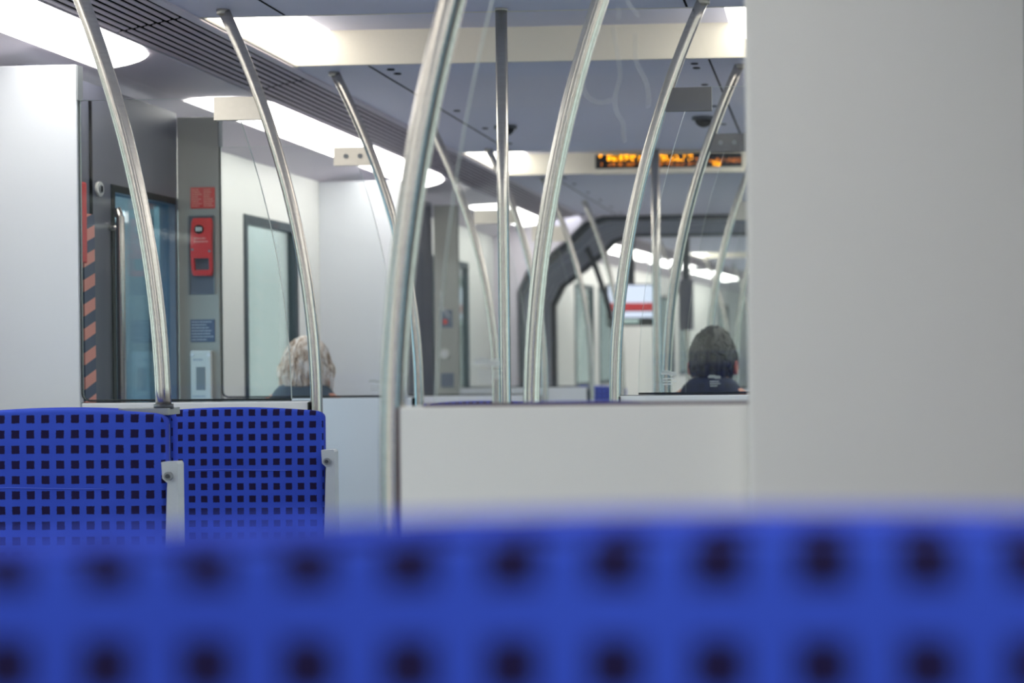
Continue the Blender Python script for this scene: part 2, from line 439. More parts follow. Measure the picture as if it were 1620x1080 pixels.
# --- door recesses
XD = -2.05
def door_unit(n, side, y0, y1, near):
    X = XD if side < 0 else mir(XD); s = side
    # door leaf wall, thickness outward to the outer wall
    wy0, wy1 = y0 + .10, y0 + (y1 - y0) * .45
    if near: wy0 = atx(181, 400, XD).y; wy1 = y1 - .02
    mb = MB(); zt = CZ + .745; zg0, zg1 = .75, CZ + .455
    a, b = X, X + s * .05
    mb.box(a, b, y0, wy0, 0, zt); mb.box(a, b, wy0, wy1, 0, zg0); mb.box(a, b, wy0, wy1, zg1, zt); mb.box(a, b, wy1, y1, 0, zt)
    d = struct(mb, f'door_{n}', M['darkgrey'])
    MB().box(X + s * .02, X + s * .026, wy0, wy1, zg0, zg1).build('pane', M['doorglass'], d)
    MB().box(X - s * .004, X, wy0 - .02, wy0, zg0 - .02, zg1 + .02).box(X - s * .004, X, wy0, wy1, zg1, zg1 + .02).build('rubber_seal', M['rubber'], d)
    MB().box(X - s * .004, X + .0, y0 + .3, y0 + .312, 0, zt - .05).build('door_joint', M['black'], d)
    return d
k = 1
for i, (a, b) in enumerate(DOORS):
    door_unit(k, -1, a, b, i == 1); door_unit(k + 1, 1, a, b, False); k += 2
# return walls closing door recess against the outer wall
# --- doorway furniture at the nearest left door
def thing_mesh(mb, name, mat, label, cat, origin=None, group=None):
    if origin is not None: shift(mb, -Vector(origin))
    o = mb.build(name, mat)
    if origin is not None: o.location = Matrix.Rotation(XF[1], 3, 'Z') @ Vector(origin) + XF[0]
    return tag(o, label, cat, group)
# chrome grab rail on the door
P0 = atx(190, 344, XD + .03); P1 = atx(190, 632, XD + .03)
e = empty('grab_rail', (P0.x, P0.y, CZ - .5), 'vertical chrome grab rail on the left door beside the blue pane', 'grab rail')
loc = e.location
mb = MB().tube([Vector((P0.x, P0.y, CZ - .5)) - loc, Vector((P0.x, P0.y, P0.z)) - loc, Vector((P0.x - .01, P0.y, P0.z + .025)) - loc], .012, 16); uv_along(mb.build('rail', M['steel'], e), 16)
for z in (CZ - .45, P0.z - .03):
    uv_along(MB().tube([Vector((P0.x, P0.y, z)) - loc, Vector((XD, P0.y, z)) - loc], .009, 12).build('standoff', M['steel'], e), 12)
# hazard tape
ta, tb = atx(133, 400, XD + .012).y, atx(150, 400, XD + .012).y
zt_ = atx(140, 338, XD + .012).z
thing_mesh(MB().box(XD - .0, XD + .012, ta, tb, .3, zt_), 'hazard_strip', M['tape'], 'pink and slate diagonal warning strip down the left door edge', 'warning strip')
# red emergency handle cover
ra, rb = atx(127, 350, XD + .03).y - .05, atx(135, 350, XD + .03).y
z0, z1 = atx(131, 416, XD + .03).z, atx(131, 288, XD + .03).z
e = empty('emergency_box', (XD, (ra + rb) / 2, z0), 'narrow tall red emergency box at the left glass edge by the door', 'emergency box')
MB().box(0, .036, -(rb - ra) / 2, (rb - ra) / 2, 0, z1 - z0, bev=.004).build('cover', M['red'], e)
MB().box(.0, .018, -(rb - ra) / 2, (rb - ra) / 2, -.03, -.002, bev=.002).build('foot', M['rubber'], e)
# round key switch
p = atx(155, 299, XD)
e = empty('key_switch', (XD, p.y, p.z), 'small round silver key switch on the dark door header', 'switch')
MB().tube([(0, 0, 0), (.008, 0, 0)], .021, 24).build('ring', M['ivory'], e)
MB().tube([(.008, 0, 0), (.011, 0, 0)], .012, 20).build('cylinder_face', M['midgrey'], e)
MB().box(.011, .013, -.003, .003, -.008, .008).build('key_slot', M['black'], e)

# ------------------------------------------------------------------ partitions
ZS = CZ - .150                      # top of the low panel
ZG = CZ + .627                      # top of the glass
def off(z, A=.24): 
    t = max(0, (z - CZ + .15) / 1.02); return A * t * t
def logo(parent, c, y, s=.5):
    mb = MB()
    for dx, dz, w, h in ((0, 0, .040, .007), (-.006, .004, .022, .004), (.01, -.004, .02, .004), (0, -.014, .030, .003), (.002, -.021, .034, .003), (-.002, -.028, .024, .003)):
        mb.prism(rrect(c.x + (dx - w / 2) * s, c.x + (dx + w / 2) * s, c.z + (dz - h / 2) * s, c.z + (dz + h / 2) * s, h * .49 * s), y - .0012, y)
    return mb.build('etched_mark', M['frost'], parent)
def partition(side, Y, xpost, xpole, label, solid_mat='white', th=.024, gasket=True, zg=ZG, zs=ZS, xwall=None, group='glass partitions beside the doors', zsolid=CZ + .735, logo_px=None, bracket=None, gx=.065, screws=False, low='white', plate='plate'):
    """side -1: from the left wall to the pole; +1 mirrored. xpost: edge of the full-height part"""
    s = side; xw = xwall if xwall is not None else (XL if s < 0 else XR)
    e = empty('glass_partition', (xpost, Y, 0), label, 'partition', group)
    loc = Vector((xpost, Y, 0)); Lx = lambda x: x - xpost
    MB().box(Lx(xw), 0, -th / 2, th / 2, 0, zsolid, bev=.003).build('side_panel', M[solid_mat], e)
    # edge trim of the side panel above the glass
    MB().box(0, -s * .005, -th / 2 - .002, th / 2 + .002, zg, zsolid - .002).build('edge_trim', M['midgrey'], e)
    xin = xpole + s * .016 if True else xpole
    MB().box(-s * .001, Lx(xin), -th / 2 + .006, th / 2 - .006, .04, zs, bev=.003).build('lower_panel', M[low], e)
    MB().box(Lx(xin), Lx(xin) + s * .004, -th / 2, th / 2, .04, zs - .002).box(0, Lx(xin), -th / 2 + .010, th / 2 - .01, zs, zs + .0015).build('edge_seal', M['rubber'], e)
    # pane with the curved free edge
    z0 = zs + .006; r = .02; gth = .008
    ge = xpole + s * gx
    pts = []
    x_in = xpost - s * .004
    for k in range(7):
        a = PI / 2 * k / 6
        pts.append((x_in - s * (r - r * math.sin(PI / 2 - a)) if False else x_in - s * (r - r * math.cos(a)), z0 + r - r * math.sin(a)))
    pts.append((ge - s * .0, z0))
    n = 18
    for k in range(1, n + 1):
        z = z0 + (zg - z0) * k / n; pts.append((ge + s * off(z), z))
    pts.append((x_in, zg))
    mb = MB(); g0, g1 = mb.mi(M['glass']), mb.mi(M['glassedge'])
    mb.prism([(Lx(x), z) for x, z in pts], -gth / 2, gth / 2, mat=0, side=1)
    pane = mb.build('glass_pane', [M['glass'], M['glassedge']], e)
    if gasket:
        g = [(Lx(x_in) + s * .003, 0, zg)] + [(Lx(x) + s * .002, 0, z) for x, z in pts[:7]] + [(Lx(ge), 0, z0 - .001)]
        MB().tube(g, .0028, 8).build('gasket', M['rubber'], e)
    if bracket is not None:
        zb0, zb1, xb = bracket
        xa0 = xpole + s * (.008 + off(zb0)); xa1 = xpole + s * (.008 + off(zb1))
        xo = xb
        t = .009
        mb = MB().prism([(Lx(xa0), zb0), (Lx(xo), zb0), (Lx(xo), zb1), (Lx(xa1), zb1)], -t, t)
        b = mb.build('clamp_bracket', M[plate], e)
        for x in () if not screws else (xo - s * .04, (xo + xa0) / 2 - s * .018):
            MB().tube([(Lx(x), -t - .003, (zb0 + zb1) / 2), (Lx(x), -t, (zb0 + zb1) / 2)], .0075, 14).build('screw', M['midgrey'], b)
    if logo_px is not None:
        c = at(logo_px[0], logo_px[1], Y - .005); c.x -= xpost; logo(pane, c, -gth / 2 - .0001, logo_px[2])
    return e
def bx(px, py, Y): return at(px, py, Y)
G1 = 4.15; G2 = 5.13; G3 = 7.2; G4 = 8.5
pole_x = {}
xp1 = at(501, 640, G1).x; xp2 = at(663, 632, G2).x; xp3 = at(860, 625, G3).x; xp4 = at(935, 620, G4).x
xr1 = at(970, 628, G1).x; xr2 = at(1052, 622, G2).x; xr3 = at(1117, 620, G3).x; xr0 = at(620, 700, 2.02).x
partition(-1, G1, at(127, 400, G1).x, xp1, 'tall white and clear glass partition in front of the left doors', logo_px=None, zs=at(300, 636, G1).z, zg=at(240, 157, G1).z, bracket=(at(380, 190, G1).z, at(380, 154, G1).z, at(340, 170, G1).x))
partition(-1, G2, at(349, 400, G2).x, xp2, 'second left glass partition, its grey pillar carrying the red handle', solid_mat='pillar', low='white', logo_px=(593, 603, 1.0), xwall=at(284, 400, G2).x, zs=at(480, 630, G2).z, zg=at(430, 231, G2).z, bracket=(at(560, 262, G2).z, at(560, 233, G2).z, at(529, 240, G2).x), screws=True)
partition(-1, G3, -1.87, xp3, 'third left glass partition with its cream full-height wall', zs=CZ - .22, zg=ZG, bracket=(CZ + .54, CZ + .60, xp3 - .30), logo_px=None)
partition(-1, G4, at(726, 500, G4).x, xp4, 'fourth left glass partition, grey pillar with round button', solid_mat='pillar', zs=CZ - .22, bracket=(CZ + .54, CZ + .62, xp4 - .3), xwall=XD)
partition(1, G1, .02, xr1, 'right glass partition in line with the dark steel clamp plate', logo_px=(1058, 590, 1.0), zs=at(1080, 625, G1).z, zg=at(1150, 137, G1).z, bracket=(at(1085, 176, G1).z, at(1085, 139, G1).z, at(1126, 150, G1).x), plate='darkplate')
partition(1, G2, .02, xr2, 'right glass partition in front of the dark-haired passenger', logo_px=(1130, 596, 1.0), zs=CZ - .16, bracket=(at(1140, 240, G2).z, at(1140, 212, G2).z, at(1182, 230, G2).x), zg=at(1140, 212, G2).z, screws=True, plate='darkplate')
partition(1, G3, .02, xr3, 'right glass partition farthest down the aisle', zs=CZ - .2, bracket=(CZ + .54, CZ + .62, xr3 + .3))

# near right partition: wide plain wall + low panel + big glass
Y0 = 2.02
xw0 = at(1183, 400, Y0 - .04).x
e0 = empty('glass_partition', (xw0, Y0, 0), 'large near partition with broad blank white wall filling the right side', 'partition', 'glass partitions beside the doors')
loc = Vector((xw0, Y0, 0))
MB().box(0, XR - xw0, -.07, .03, 0, CZ + .735, bev=.006).build('side_panel', M['whitewarm'], e0)
zl0 = at(640, 643, Y0).z; xl0 = at(637, 700, Y0).x
MB().box(xl0 - xw0, -.001, -.015, .015, .04, zl0, bev=.002).build('lower_panel', M['whitewarm'], e0)
MB().box(xl0 - xw0 - .004, xl0 - xw0, -.015, .015, .04, zl0 - .001).box(xl0 - xw0 + .03, -.001, -.012, .015, zl0, zl0 + .003).build('edge_seal', plain('plum_seal', (70, 42, 60), .6), e0)
ge = at(688, 630, Y0).x
pts = [(-.002, zl0 + .005), (ge - xw0, zl0 + .005)]
for k in range(1, 25):
    z = zl0 + .005 + (ZG - zl0) * k / 24; pts.append((ge - xw0 + off(z, .24) * 1.0, z))
pts.append((-.002, ZG + .005))
mb = MB(); mb.prism(pts, -.004, .004, mat=0, side=1)
pane0 = mb.build('glass_pane', [M['glass'], M['glassedge']], e0)
c = at(770, 573, Y0 - .004); c.x -= xw0
logo(pane0, c, -.0042, .85)
# hair-thin scratches on that pane
def img_curve(pts, crop=(900, 0, 3.6), Y=Y0 - .0045):
    P = [Vector((crop[0] + x / crop[2], crop[1] + y / crop[2], 0)) for x, y in pts]
    out = []
    for i in range(len(P) - 1):
        p0, p1, p2, p3 = P[max(i - 1, 0)], P[i], P[i + 1], P[min(i + 2, len(P) - 1)]
        for k in range(6):
            t = k / 6
            out.append(.5 * ((2 * p1) + (-p0 + p2) * t + (2 * p0 - 5 * p1 + 4 * p2 - p3) * t * t + (-p0 + 3 * p1 - 3 * p2 + p3) * t ** 3))
    out.append(P[-1])
    return [at(p.x, p.y, Y) - loc for p in out]
mb = MB()
for cu in ([(250, 150), (268, 260), (287, 370), (290, 450), (262, 560), (272, 640), (308, 700), (310, 760), (318, 810)],
           [(378, 190), (380, 320), (400, 390), (440, 470), (455, 560), (450, 610)],
           [(84, 400), (82, 490), (110, 555), (180, 585), (240, 570)], [(330, 0), (360, 50), (400, 90)], [(270, 40), (285, 60), (280, 110)]):
    mb.tube(img_curve(cu), .0009, 6)
mb.tube(img_curve([(155, 545), (178, 580)], (640, 270, 2.843)), .0011, 6)
mb.tube(img_curve([(155, 590), (175, 620), (200, 658)], (640, 270, 2.843)), .0013, 6)
mb.build('scratches', M['scratch'], pane0)

# --- things on the grey pillar of the second left partition
YF = G2 - .0121
def on_pillar(x0, y0, x1, y1, yy=YF):
    a = at(x0, y1, yy); b = at(x1, y0, yy); return a.x, b.x, a.z, b.z
def text_bars(parent, x0, x1, zt, zb, rows, y, mat, seed=1, name='printed_lines'):
    rnd = random.Random(seed); mb = MB(); dz = (zt - zb) / rows
    for k in range(rows):
        z = zt - dz * (k + .5); x = x0
        end = x0 + (x1 - x0) * rnd.uniform(.55, 1)
        while x < end:
            w = rnd.uniform(.003, .009); mb.box(x, min(x + w, end), y - .0006, y, z - dz * .22, z + dz * .22); x += w + .0018
    return mb.build(name, mat, parent)
a, b, c_, d_ = on_pillar(302, 296, 340, 330)
e = empty('safety_notice', ((a + b) / 2, YF, c_), 'red printed notice at top of the grey door pillar', 'notice')
w = (b - a) / 2
MB().box(-w, w, -.002, 0, 0, d_ - c_).build('sheet', M['redpale'], e)
text_bars(e, -w * .9, -w * .05, d_ - c_ - .004, .004, 8, -.002, M['pinkish'], 3); text_bars(e, w * .08, w * .92, d_ - c_ - .004, .004, 8, -.002, M['pinkish'], 4)
a, b, c_, d_ = on_pillar(302, 505, 340, 541)
e = empty('information_notice', ((a + b) / 2, YF, c_), 'slate blue printed notice above the ivory box on grey pillar', 'notice')
w = (b - a) / 2
MB().box(-w, w, -.002, 0, 0, d_ - c_).build('sheet', M['bluegrey'], e)
text_bars(e, -w * .9, w * .9, d_ - c_ - .003, .003, 7, -.002, M['palegrey'], 6)
a, b, c_, d_ = on_pillar(305, 554, 337, 634)
e = empty('speech_box', ((a + b) / 2, YF, c_ - .03), 'ivory box with grey square under the notices on grey pillar', 'call box')
w = (b - a) / 2; h = d_ - c_ + .03
MB().box(-w, w, -.018, 0, 0, h, bev=.004).build('housing', M['ivory'], e)
MB().box(-w * .42, w * .42, -.0195, -.018, h - .125 - .0, h - .052).build('grey_square', M['midgrey'], e)
text_bars(e, -w * .7, w * .7, h - .022, h - .036, 1, -.018, M['palegrey'], 8)
text_bars(e, -w * .8, w * .8, h - .138, h - .19, 4, -.018, M['palegrey'], 9)
for x in (-w * .8, w * .8): MB().tube([(x, -.020, h - .014), (x, -.018, h - .014)], .006, 12).build('clip', M['collar'], e)
# emergency brake: recess + curved red handle with a window
a, b, c_, d_ = on_pillar(301, 342, 338, 466)
e = empty('emergency_brake', ((a + b) / 2, YF, c_), 'red emergency brake handle in its recess on the grey pillar', 'emergency brake')
w = (b - a) / 2; h = d_ - c_
mb = MB().box(-w - .004, -w, -.006, 0, 0, h).box(w, w + .004, -.006, 0, 0, h).box(-w, w, -.006, 0, h, h + .004).box(-w, w, -.001, 0, 0, h, mat=1)
mb.build('recess', [M['midgrey'], M['darkgrey']], e)
a2, b2, c2, d2 = on_pillar(301, 346, 333, 438, YF - .03)
hw = (b2 - a2) / 2; hh = d2 - c2; zb = h - hh - .006; cxh = (a2 + b2) / 2 - (a + b) / 2
rings_out = []
# handle: profile bulging outwards, hole in the lower third
mb = MB()
def prof_y(t): return -.012 - .014 * math.sin(PI * (.12 + .8 * t))      # t from bottom to top
n = 20
z_hole0, z_hole1 = .12, .29
for k in range(n):
    t0, t1 = k / n, (k + 1) / n; tm = (t0 + t1) / 2
    za, zb_ = zb + hh * t0, zb + hh * t1
    def wd(t): return hw * (1 - .16 * abs(2 * t - 1) ** 10)
    spans = [(-1, 1)] if not (z_hole0 < tm < z_hole1) else [(-1, -.72), (.72, 1)]
    for s0, s1 in spans:
        V = []
        for (t, z) in ((t0, za), (t1, zb_)):
            for s_ in (s0, s1):
                for dy in (0, .012): V.append(mb.bm.verts.new((cxh + s_ * wd(t), prof_y(t) + dy, z)))
        for q in ((0, 2, 6, 4), (1, 5, 7, 3), (0, 4, 5, 1), (2, 3, 7, 6), (0, 1, 3, 2), (4, 6, 7, 5)): mb.bm.faces.new([V[i] for i in q])
bmesh.ops.remove_doubles(mb.bm, verts=mb.bm.verts, dist=.0002)
hd = mb.build('handle', M['red'], e)
zz = zb + hh * .80; yy = prof_y(.80)
MB().tube([(cxh - hw * .2, yy - .004, zz), (cxh - hw * .2, yy + .004, zz)], .0145, 20).build('emblem', M['black'], hd)
MB().box(cxh - hw * .2 - .009, cxh - hw * .2 - .003, yy - .0055, yy - .004, zz - .006, zz + .007).box(cxh - hw * .2 - .001, cxh - hw * .2 + .004, yy - .0055, yy - .004, zz - .006, zz + .007).box(cxh - hw * .2 + .006, cxh - hw * .2 + .010, yy - .0055, yy - .004, zz - .005, zz + .006).build('emblem_bars', M['ivory'], hd)
text_bars(hd, cxh - hw * .65, cxh + hw * .8, zb + hh * .67, zb + hh * .56, 2, prof_y(.6) - .0008, M['pinkish'], 12)
for sx, tt in ((-1, .45), (1, .42)): MB().tube([(cxh + sx * hw * .82, prof_y(tt) - .001, zb + hh * tt), (cxh + sx * hw * .82, prof_y(tt) + .004, zb + hh * tt)], .004, 10).build('rivet', M['midgrey'], hd)
# far pillar button
p = at(703, 560, G4 - .02)
e = empty('door_button', (p.x, G4 - .0121, p.z), 'small round pale button on the farther grey pillar', 'button')
MB().tube([(0, 0, 0), (0, -.012, 0)], .028, 20).build('dial', M['ivory'], e); MB().tube([(0, -.012, 0), (0, -.016, 0)], .014, 16).build('centre', M['collar'], e)
for (x0, y0, x1, y1, lab, mt) in ((698, 490, 716, 518, 'dark blurred notice with red dot on the farther grey pillar', 'bluegrey'), (698, 590, 718, 612, 'dark blurred notice low on the farther grey pillar', 'bluegrey')):
    p0 = at(x0, y1, G4 - .0121); p1 = at(x1, y0, G4 - .0121)
    e = empty('information_notice', ((p0.x + p1.x) / 2, G4 - .0121, p0.z), lab, 'notice')
    w = (p1.x - p0.x) / 2; MB().box(-w, w, -.003, 0, 0, p1.z - p0.z).build('sheet', M[mt], e)
    if 'red dot' in lab: MB().tube([(-w * .3, -.003, .03), (-w * .3, -.005, .03)], .014, 14).build('red_dot', M['red'], e)

# ------------------------------------------------------------------ poles
def pole(px, py, Y, side, label, A=.24, r=.0152, zb=0.0, ztop=ZC, xyz=None, group='curved steel grab poles', name='grab_pole'):
    p = at(px, py, Y); x = p.x
    e = empty(name, (x, Y, zb), label, 'grab pole', group)
    pts = [(0, 0, 0)]
    if zb < CZ - .16: pts += [(0, 0, (CZ - .15 - zb) * .5), (0, 0, CZ - .15 - zb)]
    n = 22; zs = max(CZ - .15, zb)
    for k in range(1, n + 1):
        z = zs + (ztop - zs) * k / n; pts.append((side * off(z, A), 0, z - zb))
    uv_along(MB().tube(pts, r, 28).build('tube', M['steel'], e), 28)
    tx, ty, tz = pts[-1]
    MB().tube([(tx, 0, tz - .012), (tx, 0, tz)], r * 1.12, 24).build('ceiling_collar', M['plate'], e)
    if zb == 0: MB().tube([(0, 0, 0), (0, 0, .012)], r * 1.7, 24).build('floor_collar', M['plate'], e)
    return e
pole(621, 700, 2.02, 1, 'thickest steel pole, blurred, at the near panel corner', r=.0165, A=.25)
pole(840, 630, 2.93, 1, 'steel pole curving right, between the straight pole and the clamp plate', A=.235)
pole(973, 630, G1 - .0, 1, 'steel pole holding the dark steel clamp plate', A=.235)
pole(1055, 622, G2, 1, 'curved pole just right of the farther straight pole')
pole(1121, 620, G3, 1, 'curved pole in front of the dark-haired passenger')
pole(1165, 620, 9.2, 1, 'faint curved pole next to the near white wall edge')
pole(501, 640, G1, -1, 'steel pole holding the first clamp plate, left of the thick pole', A=.232)
pole(663, 635, G2, -1, 'steel pole with two-screw clamp plate, behind the thick pole', A=.26)
pole(785, 632, 6.15, -1, 'curved pole just left of the nearer straight pole', A=.255)
pole(862, 630, G3, -1, 'curved pole seen behind the near right-curving pole')
pole(936, 630, G4 - .0, -1, 'curved pole standing by the fourth left glass partition', A=.24)
pole(985, 630, 9.9, -1, 'farthest left curved pole before the gangway', A=.22)
# straight centre poles hang between ceiling and floor
def straight(px, Y, label, r=.0155, zt=ZC):
    p = at(px, 500, Y)
    e = empty('straight_pole', (p.x, Y, 0), label, 'grab pole', 'straight grab poles in the doorways')
    uv_along(MB().tube([(0, 0, zt * k / 4) for k in range(5)], r, 28).build('tube', M['steel'], e), 28)
    MB().tube([(0, 0, zt - .006), (0, 0, zt)], r * 1.08, 24).build('ceiling_collar', M['plate'], e)
    MB().tube([(0, 0, 0), (0, 0, .012)], r * 1.7, 24).build('floor_collar', M['plate'], e)
straight(798, 4.21, 'nearer straight vertical steel pole in the aisle')
straight(1039, 7.30, 'farther straight steel pole in front of the amber display', r=.019)

# ------------------------------------------------------------------ seats
M['cushion'] = fabric('moquette_cushion', 0, 0, True); M['piping'] = plain('blue_side_cloth', (48, 68, 176), .85, spec=.15, bump=.3, scale=600)
def seat_outline(w, z0, z1, r, ins, n=8, crown=.012):
    """rounded rectangle with a slightly domed top, inset by ins"""
    hw = w / 2 - ins; zt = z1 - ins; zb = z0 + ins; r = max(r - ins, .003); out = []
    def dome(x): return -crown * (x / (w / 2)) ** 2
    for k in range(n + 1):
        a = PI / 2 * k / n; x = hw - r + r * math.cos(a); out.append((x, zt - r + r * math.sin(a) + dome(x)))
    for k in range(1, 12):
        x = (hw - r) * (1 - 2 * k / 12); out.append((x, zt + dome(x)))
    for k in range(n + 1):
        a = PI / 2 + PI / 2 * k / n; x = -hw + r + r * math.cos(a); out.append((x, zt - r + r * math.sin(a) + dome(x)))
    for k in range(n + 1):
        a = PI + PI / 2 * k / n; out.append((-hw + r + r * math.cos(a), zb + r + r * math.sin(a)))
    for k in range(n + 1):
        a = 1.5 * PI + PI / 2 * k / n; out.append((hw - r + r * math.cos(a), zb + r + r * math.sin(a)))
    return out
def pad(w, z0, z1, r, y_back, y_front, crown=.012, round_=.008):
    d = -1 if y_front < y_back else 1; mb = MB(); rings = []
    rings.append([(x, y_back, z) for x, z in seat_outline(w, z0, z1, r, .004, crown=crown)])
    for k in range(6):
        a = PI / 2 * k / 5
        ins = round_ * (1 - math.cos(a)); y = y_front - d * round_ * (1 - math.sin(a))
        rings.append([(x, y, z) for x, z in seat_outline(w, z0, z1, r, ins, crown=crown)])
    rings.append([(x * .9, y_front + d * .002, z0 + (z - z0) * .97) for x, z in seat_outline(w, z0, z1, r, round_ + .02, crown=crown)])
    mb.loft(rings); mb.bm.normal_update()
    for f in mb.bm.faces: f.material_index = 1 if abs(f.normal.y) < .45 else 0
    return mb
def seat(X, Y, ztop, w, fab, label, group, armside=None, rear=True, seams=None, two=False, rz=0, name='train_seat', th=.036, rc=.018, crown=.012, edge=.008):
    e = empty(name, (X, Y, 0), label, 'seat', group, rz)
    pad(w, .44, ztop, rc, 0, -th, crown=crown, round_=edge).build('backrest', [fab, M['piping']], e)
    pad(w - .012, .40, ztop - .005, rc, .016, 0.0, crown=crown, round_=.006).build('shell', [M['shell'], M['shell']], e)
    if rear: pad(w, .5, ztop + .001, rc, .016, .040, crown=crown, round_=.010).build('rear_cover', [fab, M['piping']], e)
    # cushion
    mb = MB(); mb.box(-w / 2, w / 2, -.48, -th, .36, .46, bev=.022); mb.build('seat_cushion', M['cushion'], e, True)
    MB().box(-w / 2 + .02, w / 2 - .02, -.45, .02, .31, .36, bev=.006).build('seat_pan', M['shell'], e)
    MB().prism([(-.10, 0), (-.33, 0), (-.30, .31), (-.06, .31)], -.03, .03, axis='X').build('pedestal', M['darkmetal'], e)
    if armside:
        s = armside; h = ztop - .105
        a0 = w / 2 + .001 if s > 0 else -w / 2 - .001
        ar = MB()
        q = lambda x, z: (a0 + s * x, z)
        ar.prism([q(.0, h), q(.030, h + .001), q(.033, h - .004), q(.034, h - .30), q(.001, h - .30), q(.007, h - .16), q(.011, h - .05), q(.012, h - .041), q(.002, h - .032)], -.055, -.025)
        arm = ar.build('armrest', M['arm'], e)
        MB().tube([(a0 + s * .0155, -.062, h - .027), (a0 + s * .0155, -.055, h - .027)], .0085, 20).build('pivot_ring', M['midgrey'], arm)
        MB().tube([(a0 + s * .0155, -.064, h - .027), (a0 + s * .0155, -.062, h - .027)], .0045, 16).build('pivot_screw', M['darkmetal'], arm)
        MB().box(a0 + s * .002, a0 + s * .03, -.40, -.05, h - .32, h - .285, bev=.01).build('arm_pad', M['shell'], arm)
        # dark strip painted in for the shade on the shell side behind the armrest
        MB().box(a0 - s * .006, a0 + s * .009, -.020, -.004, .44, h - .045, bev=.003).build('shade_strip', M['rubber'], e)
    if seams:
        for z, xa, xb in seams:
            pts = [(xa + (xb - xa) * k / 10, -th - .0028, z + .0016 * math.sin(k * .5)) for k in range(11)]
            MB().tube(pts, .0008, 6).build('seam', M['seam'], e)
    return e
# seat 1: bench row on the left, aisle seat
W = .452; Y1 = 3.17 + .036
c = at(74, 647, 3.17); top1 = c.z; re = at(260, 700, 3.17).x; X1 = re - W / 2
sq = at(23.5 + 24.7, 662.9, 3.17)
sz = at(90, 772, 3.17)
f1 = fabric('moquette_near_bench', sq.x - X1, sq.z)
seat(X1, Y1, top1, W, f1, 'left bench aisle seat with steel pole rising from its corner', 'blue chequered train seats', armside=1, seams=[(sz.z, -.25 + .03, at(166, 772, 3.17).x - X1)])
seat(X1 - W - .02, Y1, top1, W, f1, 'window seat of the nearer left bench, mostly out of view', 'blue chequered train seats')
# pole rising from the bracket on seat 1
bp = at(259, 649, 3.22)
pole(259, 649, 3.22, -1, 'steel pole rising from top corner of the left bench seat', zb=bp.z, A=.228)
b0 = at(194, 653, 3.22); b1 = at(272, 645, 3.22)
MB()
e = empty('pole_mount', (b1.x, 3.23, b0.z), 'dark grey wedge bracket under the pole on the left bench', 'bracket')
wb = b1.x - b0.x; hb = b1.z - b0.z
MB().prism([(-wb, hb * .75), (-.01, 0 - .004), (0, -.004), (0, hb), (-wb, hb)], -.03, .03).build('wedge', M['shell'], e)
MB().tube([(bp.x - b1.x, -.01, hb - .002), (bp.x - b1.x, -.01, hb + .008)], .019, 24).build('socket', M['darkmetal'], e)
# seat 2
W2 = .448; D2 = 3.94
top2 = at(365, 644, D2).z; re2 = at(511, 700, D2).x; X2 = re2 - W2 / 2
sq = at(283.2 + 19.8, 653.2, D2)
f2 = fabric('moquette_far_bench', sq.x - X2, sq.z)
sz = at(400, 743, D2)
seat(X2, D2 + .036, top2, W2, f2, 'left aisle seat directly before the glass partition', 'blue chequered train seats', armside=1, rear=False, seams=[(sz.z, at(300, 743, D2).x - X2, at(455, 743, D2).x - X2)])
seat(X2 - W2 - .02, D2 + .036, top2, W2, f2, 'left window seat directly before the glass partition', 'blue chequered train seats', rear=False)
# the huge blurred seat right in front of the camera
D0 = .4727; sq = at(810, 888, D0); topf = at(1180, 848, D0).z
X0 = at(1180, 700, D0).x; W0 = .62
f0 = fabric('moquette_front_seat', sq.x - X0, sq.z)
seat(X0, D0 + .036, topf, W0, f0, 'huge blurred blue seat back right in front of the camera', 'blue chequered train seats', rear=True, crown=.0125, edge=.003)
for x, lb in ((-.27, 'seat just behind the camera'), (.20, 'window seat behind the camera')): seat(x, -.42, 1.2, .45, f2, lb, 'blue chequered train seats')
# seat behind near right partition (its top shows above the panel)
xs = at(675, 636, 2.25).x
zt3 = at(820, 631, 2.25).z
seat(xs + .225, 2.13, zt3, .45, f2, 'blue seat just peeping over the near white panel', 'blue chequered train seats', rear=True, rz=PI)
for (x, y, z, lab) in ((-1.50, 10.3, .96, 'left aisle seat nearest the gangway'), (-1.50, 7.05, .98, 'left aisle seat before the third partition'),
                       (-1.97, 7.05, .98, 'left window seat before the third partition'), (-.30, 7.05, .98, 'right aisle seat facing the dark-haired passenger')):
    seat(x, y, z, .45, f2, lab, 'blue chequered train seats')
# seats the passengers sit on (they face away, so the seats are turned)
seat(-1.50, 5.24, 1.0, .45, f2, 'seat under the grey-haired passenger', 'blue chequered train seats', rz=PI)
seat(-.33, 5.32, .98, .45, f2, 'seat under the dark-haired passenger', 'blue chequered train seats', rz=PI)

# ------------------------------------------------------------------ ceiling sensors
for px, py, Y, lab in ((800, 203, 6.45, 'small dark sensor dome on ceiling behind the nearer straight pole'), (1113, 190, 6.3, 'small dark sensor dome on ceiling under the clamp plate')):
    p = at(px, py, Y)
    e = empty('ceiling_sensor', (p.x, Y, ZC), lab, 'sensor', 'sensor domes on the ceiling')
    MB().tube([(0, 0, 0), (0, 0, -.012)], .045, 24).build('base', M['darkmetal'], e)
    MB().tube([(0, 0, -.012), (0, 0, -.026), (0, 0, -.036), (0, 0, -.040)], [.034, .030, .018, .004], 20).build('dome', M['black'], e)

